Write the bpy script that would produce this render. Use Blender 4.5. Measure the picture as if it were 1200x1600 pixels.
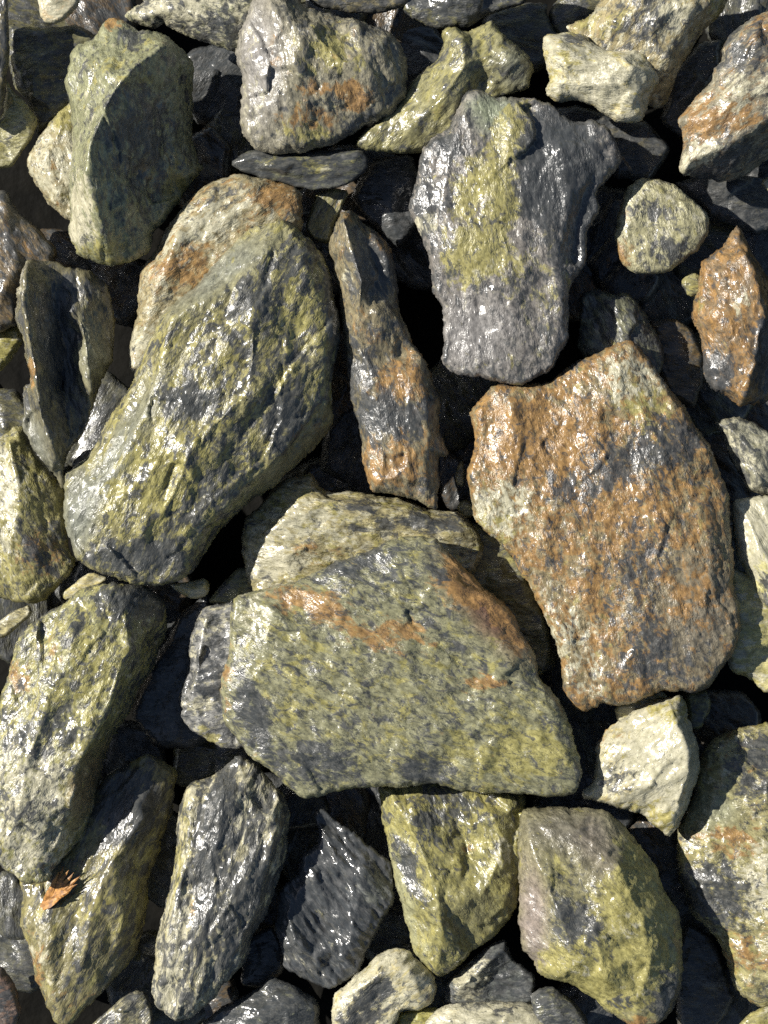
import bpy, math, random
import numpy as np
from mathutils.geometry import delaunay_2d_cdt
from mathutils import Vector

for o in list(bpy.data.objects):
    bpy.data.objects.remove(o)
SC = bpy.context.scene
COL = SC.collection

# ------------------------------------------------------------------ camera
PX = 0.00025            # metres per photograph pixel at z = 0
DIST = 1.0              # camera height above z = 0
cam_d = bpy.data.cameras.new('camera')
cam = bpy.data.objects.new('camera', cam_d)
COL.objects.link(cam)
cam.location = (0, 0, DIST)
cam.rotation_euler = (0, 0, 0)
cam_d.sensor_fit = 'VERTICAL'
cam_d.angle = 2 * math.atan(800 * PX / DIST)
cam_d.clip_start = 0.05
cam_d.clip_end = 100.0
SC.camera = cam

# ------------------------------------------------------------------ sky, sun, exposure
SUN_EL, SHADOW_DIR = 38.0, (1.0, -0.30)       # shadows fall to the right and slightly down
sx, sy = -SHADOW_DIR[0], -SHADOW_DIR[1]
az = math.atan2(sx, sy)                        # compass angle from +Y towards +X
W = bpy.data.worlds.new('World'); SC.world = W; W.use_nodes = True
nt = W.node_tree; nt.nodes.clear()
sky = nt.nodes.new('ShaderNodeTexSky'); sky.sky_type = 'NISHITA'; sky.sun_disc = False
sky.sun_elevation = math.radians(SUN_EL); sky.sun_rotation = az
bg = nt.nodes.new('ShaderNodeBackground'); bg.inputs['Strength'].default_value = 0.05
wo = nt.nodes.new('ShaderNodeOutputWorld')
nt.links.new(sky.outputs[0], bg.inputs[0]); nt.links.new(bg.outputs[0], wo.inputs[0])
sun_d = bpy.data.lights.new('sun', 'SUN'); sun_d.energy = 5.0
sun_d.angle = math.radians(0.53); sun_d.color = (1.0, 0.958, 0.885)
sun = bpy.data.objects.new('sun', sun_d); COL.objects.link(sun)
hl = math.hypot(sx, sy)
to_sun = Vector((sx / hl * math.cos(math.radians(SUN_EL)), sy / hl * math.cos(math.radians(SUN_EL)), math.sin(math.radians(SUN_EL))))
sun.rotation_euler = to_sun.to_track_quat('Z', 'Y').to_euler()
sun.location = to_sun * 2
vs = SC.view_settings
vs.view_transform = 'Standard'; vs.look = 'None'; vs.exposure = 0.80; vs.gamma = 1.0; vs.use_curve_mapping = False
SC.render.engine = 'CYCLES'
cy = SC.cycles
cy.use_denoising = False
cy.max_bounces = 3; cy.diffuse_bounces = 2; cy.glossy_bounces = 2; cy.transmission_bounces = 0
cy.use_adaptive_sampling = True; cy.adaptive_threshold = 0.02
cy.pixel_filter_type = 'BLACKMAN_HARRIS'; cy.filter_width = 1.5

# ------------------------------------------------------------------ noise (numpy)
def _hash(ix, iy, iz, seed):
    h = (ix.astype(np.int64) * 374761393 + iy.astype(np.int64) * 668265263 + iz.astype(np.int64) * 2147483647 + seed * 974634777) & 0xFFFFFFFF
    h = ((h ^ (h >> 13)) * 1274126177) & 0xFFFFFFFF
    h = ((h ^ (h >> 16)) * 2246822519) & 0xFFFFFFFF
    return (h ^ (h >> 15)) & 0xFFFFFFFF
def vnoise2(x, y, seed=0):
    """gradient noise in 2-D, roughly -1..1"""
    xi = np.floor(x); yi = np.floor(y); xf = x - xi; yf = y - yi
    u = xf * xf * xf * (xf * (xf * 6 - 15) + 10); v = yf * yf * yf * (yf * (yf * 6 - 15) + 10)
    z = np.zeros_like(xi)
    def g(dx, dy):
        a = _hash(xi + dx, yi + dy, z, seed) * (2 * math.pi / 4294967296.0)
        return np.cos(a) * (xf - dx) + np.sin(a) * (yf - dy)
    a = g(0, 0); b = g(1, 0); c = g(0, 1); d = g(1, 1)
    return 1.4 * ((a + (b - a) * u) * (1 - v) + (c + (d - c) * u) * v)
def fbm(x, y, seed, octv=4, rough=0.5):
    s = np.zeros_like(x); a = 1.0; t = 0.0
    for i in range(octv):
        s += a * vnoise2(x, y, seed + i * 17); t += a
        a *= rough; x = x * 2.03 + 5.3; y = y * 2.03 - 3.1
    return s / t

# ------------------------------------------------------------------ materials
def N(t, typ, **kw):
    n = t.nodes.new(typ)
    for k, v in kw.items(): setattr(n, k, v)
    return n
def stone_material():
    m = bpy.data.materials.new('wet_serpentine_stone'); m.use_nodes = True
    t = m.node_tree; t.nodes.clear(); L = t.links.new
    out = N(t, 'ShaderNodeOutputMaterial'); bs = N(t, 'ShaderNodeBsdfPrincipled'); L(bs.outputs[0], out.inputs[0])
    fol = N(t, 'ShaderNodeAttribute', attribute_name='foliation')       # grain-aligned coordinates, in units of 100 px
    mine = N(t, 'ShaderNodeAttribute', attribute_name='mineral')        # dark, pale, rust, yellow amounts
    basec = N(t, 'ShaderNodeAttribute', attribute_name='groundmass')
    sep = N(t, 'ShaderNodeSeparateColor'); L(mine.outputs['Color'], sep.inputs[0])
    def noise(scale, detail=6, rough=0.62, off=0.0, dist=0.0, stretch=None):
        mp = N(t, 'ShaderNodeMapping'); L(fol.outputs['Vector'], mp.inputs['Vector'])
        mp.inputs['Location'].default_value = (off, off * 1.7, off * .6)
        if stretch: mp.inputs['Scale'].default_value = stretch
        n = N(t, 'ShaderNodeTexNoise'); n.inputs['Scale'].default_value = scale
        n.inputs['Detail'].default_value = detail; n.inputs['Roughness'].default_value = rough; n.inputs['Distortion'].default_value = dist
        L(mp.outputs[0], n.inputs['Vector']); return n.outputs['Fac']
    def math_(op, a, b=None, clamp=False):
        n = N(t, 'ShaderNodeMath', operation=op, use_clamp=clamp)
        for i, v in enumerate((a, b)):
            if v is None: continue
            if isinstance(v, (int, float)): n.inputs[i].default_value = v
            else: L(v, n.inputs[i])
        return n.outputs[0]
    def mask(nz, bias, soft=0.07):
        # 1 where noise exceeds 1 - bias (bias .5 = half covered)
        s = math_('ADD', math_('ADD', math_('MULTIPLY', math_('SUBTRACT', nz, 0.5), 2.3), 0.5), math_('MULTIPLY', math_('SUBTRACT', bias, 0.5), 1.3))
        r = N(t, 'ShaderNodeMapRange', interpolation_type='SMOOTHSTEP'); L(s, r.inputs[0])
        r.inputs[1].default_value = 0.5 - soft; r.inputs[2].default_value = 0.5 + soft
        return r.outputs[0]
    def mix(fac, a, b, blend='MIX'):
        n = N(t, 'ShaderNodeMix', data_type='RGBA', blend_type=blend)
        if isinstance(fac, (int, float)): n.inputs[0].default_value = fac
        else: L(fac, n.inputs[0])
        for i, v in ((6, a), (7, b)):
            if isinstance(v, tuple): n.inputs[i].default_value = (*v, 1)
            else: L(v, n.inputs[i])
        return n.outputs[2]
    # one shared value variation, then four minerals over the groundmass
    nv = noise(11.0, 4, 0.72, 3.1)
    def vary(lo, hi):
        r = N(t, 'ShaderNodeMapRange'); L(nv, r.inputs[0]); r.inputs[1].default_value = .30; r.inputs[2].default_value = .70
        r.inputs[3].default_value = lo; r.inputs[4].default_value = hi; return r.outputs[0]
    vy = vary(0, 1)
    c = mix(1.0, basec.outputs['Color'], vary(.50, 1.60), 'MULTIPLY')
    my = mask(noise(5.5, 4, 0.66, 11.0, .5), mine.outputs['Alpha'], .17)
    c = mix(math_('MULTIPLY', my, .84), c, mix(vy, (0.135, 0.120, 0.034), (0.372, 0.335, 0.122)))
    mr = mask(noise(6.0, 4, 0.68, 23.0, .6), sep.outputs[2], .19)
    c = mix(math_('MULTIPLY', mr, .88), c, mix(vy, (0.105, 0.060, 0.026), (0.355, 0.205, 0.070)))
    mpale = mask(noise(7.5, 5, 0.70, 41.0, .5), sep.outputs[1], .15)
    c = mix(mpale, c, mix(vy, (0.230, 0.215, 0.135), (0.480, 0.450, 0.330)))
    md = mask(noise(6.5, 5, 0.69, 57.0, .7), sep.outputs[0], .14)
    c = mix(math_('MULTIPLY', md, .93), c, mix(vy, (0.025, 0.027, 0.028), (0.098, 0.098, 0.094)))
    fleck = mask(noise(14.0, 4, 0.72, 71.0, .5, (0.9, 1.1, 1.0)), math_('ADD', math_('MULTIPLY', sep.outputs[0], .5), 0.16), .05)
    c = mix(math_('MULTIPLY', fleck, .6), c, (0.030, 0.034, 0.036))
    veins = noise(3.2, 3, 0.6, 91.0, 1.1, (0.5, 1.4, 1))
    va = math_('ABSOLUTE', math_('SUBTRACT', veins, 0.5))
    vr = N(t, 'ShaderNodeMapRange', interpolation_type='SMOOTHSTEP'); L(va, vr.inputs[0])
    vr.inputs[1].default_value = 0.0; vr.inputs[2].default_value = 0.009; vr.inputs[3].default_value = .5; vr.inputs[4].default_value = 0
    c = mix(vr.outputs[0], c, (0.022, 0.024, 0.022))
    L(c, bs.inputs['Base Color'])
    # wet film: patchy gloss
    ng = noise(4.0, 3, .6, 101.)
    rr = N(t, 'ShaderNodeMapRange'); L(ng, rr.inputs[0]); rr.inputs[1].default_value = .34; rr.inputs[2].default_value = .66
    rr.inputs[3].default_value = .15; rr.inputs[4].default_value = .46
    L(math_('MULTIPLY', rr.outputs[0], basec.outputs['Alpha']), bs.inputs['Roughness'])
    bs.inputs['IOR'].default_value = 1.5
    # fine relief
    f1 = noise(23.0, 2, .5, 5.5, .2, (0.8, 1.15, 1))
    bp = N(t, 'ShaderNodeBump'); br = N(t, 'ShaderNodeMapRange'); L(ng, br.inputs[0]); br.inputs[1].default_value = .36; br.inputs[2].default_value = .62
    br.inputs[3].default_value = .22; br.inputs[4].default_value = 1.0
    L(math_('MULTIPLY', basec.outputs['Alpha'], math_('MULTIPLY', br.outputs[0], .85), True), bp.inputs['Strength']); bp.inputs['Distance'].default_value = 0.00062
    f2 = noise(48.0, 1, .5, 15.5)
    L(math_('ADD', f1, math_('MULTIPLY', f2, .45)), bp.inputs['Height']); L(bp.outputs[0], bs.inputs['Normal'])
    return m
MAT = stone_material()

def ground_material():
    m = bpy.data.materials.new('dark_wet_grit'); m.use_nodes = True
    t = m.node_tree; bs = t.nodes['Principled BSDF']; L = t.links.new
    tc = N(t, 'ShaderNodeTexCoord'); n = N(t, 'ShaderNodeTexNoise'); n.inputs['Scale'].default_value = 90; n.inputs['Detail'].default_value = 8
    L(tc.outputs['Object'], n.inputs['Vector'])
    r = N(t, 'ShaderNodeValToRGB'); r.color_ramp.elements[0].color = (.003, .003, .0025, 1); r.color_ramp.elements[1].color = (.007, .0065, .005, 1)
    r.color_ramp.elements[0].position = .35; r.color_ramp.elements[1].position = .7
    L(n.outputs[0], r.inputs[0]); L(r.outputs[0], bs.inputs['Base Color'])
    bs.inputs['Roughness'].default_value = .8; bs.inputs['Specular IOR Level'].default_value = .1
    b = N(t, 'ShaderNodeBump'); b.inputs['Distance'].default_value = .002; L(n.outputs[0], b.inputs['Height']); L(b.outputs[0], bs.inputs['Normal'])
    return m

# ------------------------------------------------------------------ ground
GROUND_H = -250                                   # px below the rim plane
def make_ground():
    n = 140; ext = 0.62
    xs = np.linspace(-ext, ext, n); X, Y = np.meshgrid(xs, xs)
    Z = GROUND_H * PX + 0.005 * fbm(X * 22, Y * 22, 5, 4)
    co = np.stack([X, Y, Z], -1).reshape(-1, 3)
    i = np.arange(n * n).reshape(n, n)
    f = np.stack([i[:-1, :-1], i[:-1, 1:], i[1:, 1:], i[1:, :-1]], -1).reshape(-1, 4)
    me = bpy.data.meshes.new('ground'); me.from_pydata(co.tolist(), [], f.tolist())
    me.polygons.foreach_set('use_smooth', np.ones(len(f), dtype=bool))
    o = bpy.data.objects.new('ground', me); COL.objects.link(o); me.materials.append(ground_material())
    o['kind'] = 'structure'
    o['label'] = 'dark wet grit under the pile of stones'; 
    return o
make_ground()

# ------------------------------------------------------------------ stone builder
KIND = {'d': 0, 'p': 1, 'r': 2, 'y': 3}
def resample(poly, step, seed, rag):
    P = np.array([p[:2] for p in poly], float)
    # one round of corner cutting keeps the corners firm but not knife-sharp
    Q = []
    n = len(P)
    for i in range(n):
        a, b, c = P[i - 1], P[i], P[(i + 1) % n]
        la = np.linalg.norm(a - b); lc = np.linalg.norm(c - b)
        k = min(5.0, .25 * la, .25 * lc)
        Q.append(b + (a - b) / (la + 1e-9) * k); Q.append(b + (c - b) / (lc + 1e-9) * k)
    Q = np.array(Q); out = []
    for i in range(len(Q)):
        a, b = Q[i], Q[(i + 1) % len(Q)]
        m = max(1, int(np.ceil(np.linalg.norm(b - a) / step)))
        for k in range(m): out.append(a + (b - a) * k / m)
    R = np.array(out)
    T = np.roll(R, -1, 0) - np.roll(R, 1, 0); T /= (np.linalg.norm(T, axis=1, keepdims=True) + 1e-9)
    Nn = np.stack([T[:, 1], -T[:, 0]], 1)
    d = rag * (1.3 * fbm(R[:, 0] / 22, R[:, 1] / 22, seed, 3) + .7 * fbm(R[:, 0] / 7, R[:, 1] / 7, seed + 9, 2))
    return R + Nn * d[:, None]

def tri_interp(pts, tris, h, us, vs):
    H = np.full((len(vs), len(us)), np.nan)
    u0, du = us[0], us[1] - us[0]; v0, dv = vs[0], vs[1] - vs[0]
    for a, b, c in tris:
        (x1, y1), (x2, y2), (x3, y3) = pts[a], pts[b], pts[c]
        det = (y2 - y3) * (x1 - x3) + (x3 - x2) * (y1 - y3)
        if abs(det) < 1e-6: continue
        i0 = max(0, int((min(x1, x2, x3) - u0) / du)); i1 = min(len(us), int((max(x1, x2, x3) - u0) / du) + 2)
        j0 = max(0, int((min(y1, y2, y3) - v0) / dv)); j1 = min(len(vs), int((max(y1, y2, y3) - v0) / dv) + 2)
        if i1 <= i0 or j1 <= j0: continue
        u = us[None, i0:i1]; v = vs[j0:j1, None]
        l1 = ((y2 - y3) * (u - x3) + (x3 - x2) * (v - y3)) / det
        l2 = ((y3 - y1) * (u - x3) + (x1 - x3) * (v - y3)) / det
        l3 = 1 - l1 - l2
        ok = (l1 > -1e-6) & (l2 > -1e-6) & (l3 > -1e-6)
        sub = H[j0:j1, i0:i1]; sub[ok] = (l1 * h[a] + l2 * h[b] + l3 * h[c])[ok]
    return H

def blur(A, M, sig):
    if sig < .3: return A
    r = int(3 * sig) + 1
    k = np.exp(-.5 * (np.arange(-r, r + 1) / sig) ** 2)
    B = A * M; Wt = M.astype(float)
    for ax in (0, 1):
        nb = np.zeros_like(B); nw = np.zeros_like(Wt)
        for i, kk in zip(range(-r, r + 1), k):
            nb += kk * np.roll(B, i, ax); nw += kk * np.roll(Wt, i, ax)
        B, Wt = nb, nw
    return np.where(Wt > 1e-6, B / np.maximum(Wt, 1e-6), A)

COUNT = [0]; OUTLINES = []
def stone(label, outline, ridges=(), z=0, min_=(.4, .25, .0, .3), base=(.17, .17, .085), patches=(), ang=0, stretch=1.8,
          depth=None, rnd=None, soft=1.2, relief=1.0, rough=1.0, chip=1.0, crack=1.0, name='stone', group=None, cell=None, rag=2.2, dry=1.0, extra=None):
    COUNT[0] += 1; seed = COUNT[0] * 101 + 7
    rs = np.random.RandomState(seed); OUTLINES.append([p[:2] for p in outline])
    P0 = np.array([p[:2] for p in outline], float)
    area = .5 * abs(np.sum(P0[:, 0] * np.roll(P0[:, 1], -1) - P0[:, 1] * np.roll(P0[:, 0], -1)))
    if np.sum(P0[:, 0] * np.roll(P0[:, 1], -1) - P0[:, 1] * np.roll(P0[:, 0], -1)) < 0:
        outline = list(outline)[::-1]
    size = math.sqrt(area)
    if cell is None: cell = min(2.6, max(1.0, size / 42))
    if depth is None: depth = .33 * size
    if rnd is None: rnd = min(20, .10 * size)
    rnd *= .8
    R = resample(outline, 4.0, seed, rag * min(1, size / 110))
    umin, vmin = R.min(0) - 3 * cell; umax, vmax = R.max(0) + 3 * cell
    us = np.arange(umin, umax, cell); vs_ = np.arange(vmin, vmax, cell)
    U, V = np.meshgrid(us, vs_)
    # signed distance and nearest boundary point
    A = R; B = np.roll(R, -1, 0); AB = B - A; L2 = (AB ** 2).sum(1) + 1e-12
    pu, pv = U.ravel(), V.ravel(); best = np.full(pu.shape, 1e18); bx = np.zeros_like(pu); by = np.zeros_like(pu); inside = np.zeros(pu.shape, bool)
    for i in range(len(A)):
        ax, ay = A[i]; dx, dy = AB[i]
        t = np.clip(((pu - ax) * dx + (pv - ay) * dy) / L2[i], 0, 1)
        qx = ax + t * dx; qy = ay + t * dy; d2 = (pu - qx) ** 2 + (pv - qy) ** 2
        s = d2 < best; best[s] = d2[s]; bx[s] = qx[s]; by[s] = qy[s]
        cy = (ay > pv) != (ay + dy > pv)
        if abs(dy) > 1e-9:
            inside ^= cy & (pu < ax + (pv - ay) * dx / dy)
    D = np.where(inside, np.sqrt(best), -np.sqrt(best)).reshape(U.shape); bx = bx.reshape(U.shape); by = by.reshape(U.shape)
    Dmax = D.max()
    # control surface: outline heights + ridge lines, triangulated
    pts = [tuple(map(float, p[:2])) for p in outline]; hs = [float(p[2]) if len(p) > 2 else 0.0 for p in outline]
    edges = [(i, (i + 1) % len(pts)) for i in range(len(pts))]
    if not ridges:
        c0 = P0.mean(0); ridges = [[(c0[0] + .12 * size * rs.uniform(-1, 1), c0[1] + .12 * size * rs.uniform(-1, 1), .22 * Dmax)]]
    for rl in ridges:
        st = len(pts)
        for k, p in enumerate(rl):
            pts.append((float(p[0]), float(p[1]))); hs.append(float(p[2]) * relief)
            if k: edges.append((st + k - 1, st + k))
    def control(pts, hs, edges):
        vc, ec, fc, ov, oe, of = delaunay_2d_cdt([Vector(p) for p in pts], edges, [], 1, 1e-4)
        p2 = [(v[0], v[1]) for v in vc]; h2 = []
        for i, o in enumerate(ov):
            if len(o): h2.append(float(np.mean([hs[j] for j in o])))
            else: h2.append(hs[int(np.argmin([(p[0] - p2[i][0]) ** 2 + (p[1] - p2[i][1]) ** 2 for p in pts]))])
        C = tri_interp(p2, fc, h2, us, vs_); ok = ~np.isnan(C)
        return np.where(ok, C, 0.0), ok
    C, ok = control(pts, hs, edges)
    ca, sa = math.cos(math.radians(ang)), math.sin(math.radians(ang))
    if size > 45:
        # broken faces: extra points knocked up and down, at two sizes, joined by flat planes
        for sp, sg in ((46, 4.2), (19, 1.5)):
            n = int(min(900, area / (sp * sp)))
            xs = rs.uniform(P0[:, 0].min(), P0[:, 0].max(), n * 3); ys = rs.uniform(P0[:, 1].min(), P0[:, 1].max(), n * 3); got = []
            for x, y in zip(xs, ys):
                i, j = int((x - us[0]) / cell), int((y - vs_[0]) / cell)
                if D[j, i] < sp * .3: continue
                dx, dy = [(ca * (x - q[0]) + sa * (y - q[1])) / stretch for q in got], [-sa * (x - q[0]) + ca * (y - q[1]) for q in got]
                if got and min(a_ * a_ + b_ * b_ for a_, b_ in zip(dx, dy)) < (sp * .62) ** 2: continue
                if min((x - q[0]) ** 2 + (y - q[1]) ** 2 for q in pts) < (sp * .35) ** 2: continue
                got.append((x, y, C[j, i] + rs.normal(0, sg * chip * min(1, size / 130))))
            pts = pts + [q[:2] for q in got]; hs = hs + [q[2] for q in got]
            C, ok = control(pts, hs, edges)
    C = blur(C, ok, soft / cell)
    # fracture facets: cells with random tilts, warped edges
    wu = U + 9 * fbm(U / 35, V / 35, seed + 1, 3); wv = V + 9 * fbm(U / 35, V / 35, seed + 2, 3)
    gu = (ca * wu + sa * wv) / stretch; gv = -sa * wu + ca * wv
    F = np.zeros_like(U)
    for sp, tilt in ((62, .05),):
        g0, g1, k0, k1 = gu.min(), gu.max(), gv.min(), gv.max()
        n = int(np.clip((g1 - g0) * (k1 - k0) / (sp * sp), 2, 260))
        sdx = rs.uniform(g0, g1, n); sdy = rs.uniform(k0, k1, n); tx = rs.normal(0, tilt, n); ty = rs.normal(0, tilt, n); hh = rs.normal(0, sp * .007, n)
        bd = np.full(U.shape, 1e18); val = np.zeros_like(U)
        for i in range(n):
            d2 = (gu - sdx[i]) ** 2 + (gv - sdy[i]) ** 2
            s = d2 < bd; bd[s] = d2[s]
            val[s] = (hh[i] + tx[i] * (gu - sdx[i]) * stretch * .6 + ty[i] * (gv - sdy[i]))[s]
        F += blur(val, np.ones_like(val), 1.3 / cell) * chip
    du = np.clip(D, 0, None)
    wdt = np.maximum(rnd * (.75 + .8 * fbm(U / 45, V / 45, seed + 21, 2)), 3.0)
    q_ = np.clip(du / wdt, 0, 1)
    bul = rnd * (.55 * q_ + .45 * np.sqrt(np.clip(1 - (1 - q_) ** 2, 0, 1)))
    bul = np.where(D < 0, D * 2.5, bul)
    H = C + bul + F * np.clip(du / 12, 0, 1)
    if extra is not None: H = H + extra(U, V) * np.clip(du / 8, 0, 1)
    # relief
    fu = (ca * U + sa * V) / stretch; fv = -sa * U + ca * V
    amp = min(1.0, size / 150)
    lump = fbm(fu / 55, fv / 55, seed + 3, 3) * 3.2
    ridg = 1 - np.abs(fbm(fu / 34, fv / 34, seed + 4, 4)) * 2.2
    cr = -np.clip(ridg - .84, 0, 1) * 8 * crack
    tt = fbm(fu / 60, fv / 42, seed + 6, 4) * 5.0
    st = np.floor(tt); fr = tt - st; stepv = (st + np.clip((fr - .40) / .2, 0, 1)) * 1.5
    fine = fbm(fu / 9, fv / 7, seed + 5, 4, .6) * .9
    disp = rough * (amp * (lump + cr + stepv) + fine * max(.6, amp))
    Hg = H + disp * .8
    gx = np.gradient(H, cell, axis=1); gy = np.gradient(H, cell, axis=0)
    gx = blur(gx, np.ones_like(gx), 3 / cell); gy = blur(gy, np.ones_like(gy), 3 / cell)
    nl = np.sqrt(gx ** 2 + gy ** 2 + 1); nx, ny, nz = -gx / nl, -gy / nl, 1 / nl
    # cells that lie inside the outline
    cok = D > -.5 * cell
    keep = cok[:-1, :-1] & cok[:-1, 1:] & cok[1:, 1:] & cok[1:, :-1]
    cnt = np.zeros(U.shape, int)
    for a, b in ((0, 0), (0, 1), (1, 0), (1, 1)):
        cnt[a:a + keep.shape[0], b:b + keep.shape[1]] += keep
    used = cnt > 0; bnd = used & (cnt < 4)
    snap = bnd | (used & (np.abs(D) < .5 * cell))
    X = np.where(snap, bx, U); Y = np.where(snap, by, V)
    Zt = np.where(snap, C, H)
    nh = np.sqrt(nx ** 2 + ny ** 2) + 1e-9
    dd = np.where(snap, np.clip(disp, -3.0, 3.0), disp)
    px = X + np.where(snap, nx / nh, nx) * dd; py = Y + np.where(snap, ny / nh, ny) * dd; pz = Zt + np.where(snap, 0, nz) * dd
    rr_ = np.clip(du / (Dmax * .9), 0, 1)
    Zb = np.minimum(C, 0) - depth * np.sqrt(np.clip(1 - (1 - rr_) ** 2, 0, 1)) - np.abs(lump) * .6
    Zb = np.minimum(Zb, pz - 1.5)
    ids = -np.ones(U.shape, int); ids[used] = np.arange(used.sum()); nt_ = used.sum()
    inn = used & ~bnd
    idb = ids.copy(); idb[inn] = nt_ + np.arange(inn.sum())
    k = (DIST - z * PX) / DIST * PX
    cu, cv = P0.mean(0)
    def W_(x, y, h): return np.stack([(x - cu) * k, -(y - cv) * k, h * PX], -1)
    co = np.concatenate([W_(px[used], py[used], pz[used]), W_(U[inn], V[inn], Zb[inn])])
    def quads(I): return np.stack([I[:-1, :-1][keep], I[1:, :-1][keep], I[1:, 1:][keep], I[:-1, 1:][keep]], -1)
    fq = np.concatenate([quads(ids), quads(idb)[:, ::-1]])
    me = bpy.data.meshes.new(name)
    me.vertices.add(len(co)); me.vertices.foreach_set('co', co.astype(np.float32).ravel())
    me.loops.add(fq.size); me.loops.foreach_set('vertex_index', fq.astype(np.int32).ravel())
    me.polygons.add(len(fq)); me.polygons.foreach_set('loop_start', np.arange(0, fq.size, 4, dtype=np.int32))
    me.polygons.foreach_set('use_smooth', np.ones(len(fq), dtype=bool))
    me.update(calc_edges=True); me.validate()
    # mineral fields
    m4 = [np.full(U.shape, float(v)) for v in min_]
    bc = [np.full(U.shape, float(v)) for v in (base[0] * 1.05, base[1] * 1.0, base[2] * .90)]
    pw = U + 14 * fbm(U / 30, V / 30, seed + 11, 3); pv2 = V + 14 * fbm(U / 30, V / 30, seed + 12, 3)
    for p in patches:
        kd, u0, v0, ru, rv = p[:5]; a = math.radians(p[5]) if len(p) > 5 else 0; am = p[6] if len(p) > 6 else .5
        x = pw - u0; y = pv2 - v0
        xr = (x * math.cos(a) + y * math.sin(a)) / ru; yr = (-x * math.sin(a) + y * math.cos(a)) / rv
        w = np.exp(-(xr ** 2 + yr ** 2) ** 1.5)
        if isinstance(kd, tuple):
            for i in range(3): bc[i] = bc[i] * (1 - am * w) + kd[i] * am * w
            for i in range(4): m4[i] = m4[i] * (1 - am * w * .75)
        else:
            m4[KIND[kd]] = m4[KIND[kd]] + am * w
            if am > 0:
                for i in range(4):
                    if i != KIND[kd] and not (kd == 'p' and i == 3): m4[i] = m4[i] * (1 - .55 * w * min(1, am))
    M = np.stack([np.clip(a, 0, 1.2) for a in m4], -1); Bc = np.stack(bc + [np.full(U.shape, float(dry))], -1)
    Fz = pz * .9
    FO = np.stack([fu / 100 + rs.uniform(0, 40), fv / 100 + rs.uniform(0, 40), Fz / 100 + rs.uniform(0, 40)], -1)
    FB = FO.copy(); FB[..., 2] += -.9
    for nm, typ, arr, arrb, key in (('mineral', 'FLOAT_COLOR', M, M, 'color'), ('groundmass', 'FLOAT_COLOR', Bc, Bc, 'color'), ('foliation', 'FLOAT_VECTOR', FO, FB, 'vector')):
        at = me.attributes.new(nm, typ, 'POINT')
        at.data.foreach_set(key, np.concatenate([arr[used], arrb[inn]]).astype(np.float32).ravel())
    me.materials.append(MAT)
    o = bpy.data.objects.new(name, me); COL.objects.link(o)
    o.location = ((cu - 600) * k, -(cv - 800) * k, z * PX)
    o['label'] = label; o['category'] = 'stone'
    if group: o['group'] = group
    return o

# ================================================================== STONES
OLIVE = (.165, .165, .085); GREY = (.135, .14, .115); SLATE = (.065, .07, .08); CREAM = (.40, .385, .24); VIOLET = (.13, .115, .125)
GREEN = (.20, .195, .075); BROWN = (.13, .095, .055); BLUEG = (.10, .11, .115)

def grooves(ang, period, amp, seed):
    """uneven parallel splits along the grain of a layered stone"""
    c, s_ = math.cos(math.radians(ang)), math.sin(math.radians(ang))
    def f(U, V):
        q = (-s_ * U + c * V) / period + .9 * fbm(U / 70, V / 70, seed, 3) + .25 * fbm(U / 14, V / 14, seed + 3, 2)
        saw = q - np.floor(q)
        w = np.clip(.5 + 1.2 * fbm(U / 50, V / 50, seed + 7, 2), 0, 1)
        return -amp * w * np.where(saw < .78, saw / .78, (1 - saw) / .22)
    return f
# ---- the large stones on top
stone('big flat rust-brown mottled slab with a notched lower edge', [(983,533),(1000,537),(1017,563),(1040,600),(1070,630),(1083,660),(1110,700),(1127,737),(1140,773),(1143,820),(1147,867),(1148,917),(1157,960),(1153,1000),(1133,1043),(1113,1067),(1093,1080),(1063,1080),(1027,1080),(987,1097),(960,1102),(940,1096),(927,1110),(910,1118),(893,1103),(883,1083),(878,1050),(867,1007),(850,960),(830,920),(810,893),(800,870),(765,836),(737,812),(732,740),(742,680),(735,640),(760,610),(775,602),(820,600),(850,600),(880,577),(940,545)],
      [[(960,590,30),(1030,690,42),(1050,800,46),(1030,900,44),(1000,980,36),(960,1060,14)],[(800,640,26),(830,760,30),(890,880,28),(930,990,12)],[(1095,780,36),(1105,900,34),(1090,1000,26)],[(765,720,12),(775,800,10),(850,900,6),(890,1010,4)]],
      z=30, relief=.6, min_=(.38,.18,.55,.28), base=(.165,.14,.085), ang=70, stretch=1.25, rnd=17, chip=.6,
      patches=[('p',990,600,60,50,0,.42),('y',1000,640,50,40,0,.35),('d',1040,690,50,40,30,.3),('r',850,690,90,60,0,.25),('p',780,800,50,60,40,.45),('r',960,790,90,50,20,.15),('d',900,760,60,30,0,.25),('d',1060,1010,80,60,0,.35),('d',970,720,60,35,0,.25),('p',890,1000,40,110,-25,.35),('y',770,820,40,40,0,.3),((.12,.11,.09),1090,960,60,110,0,.7),('r',1080,950,35,60,0,.3),('d',1000,880,50,60,0,.2)])
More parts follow.
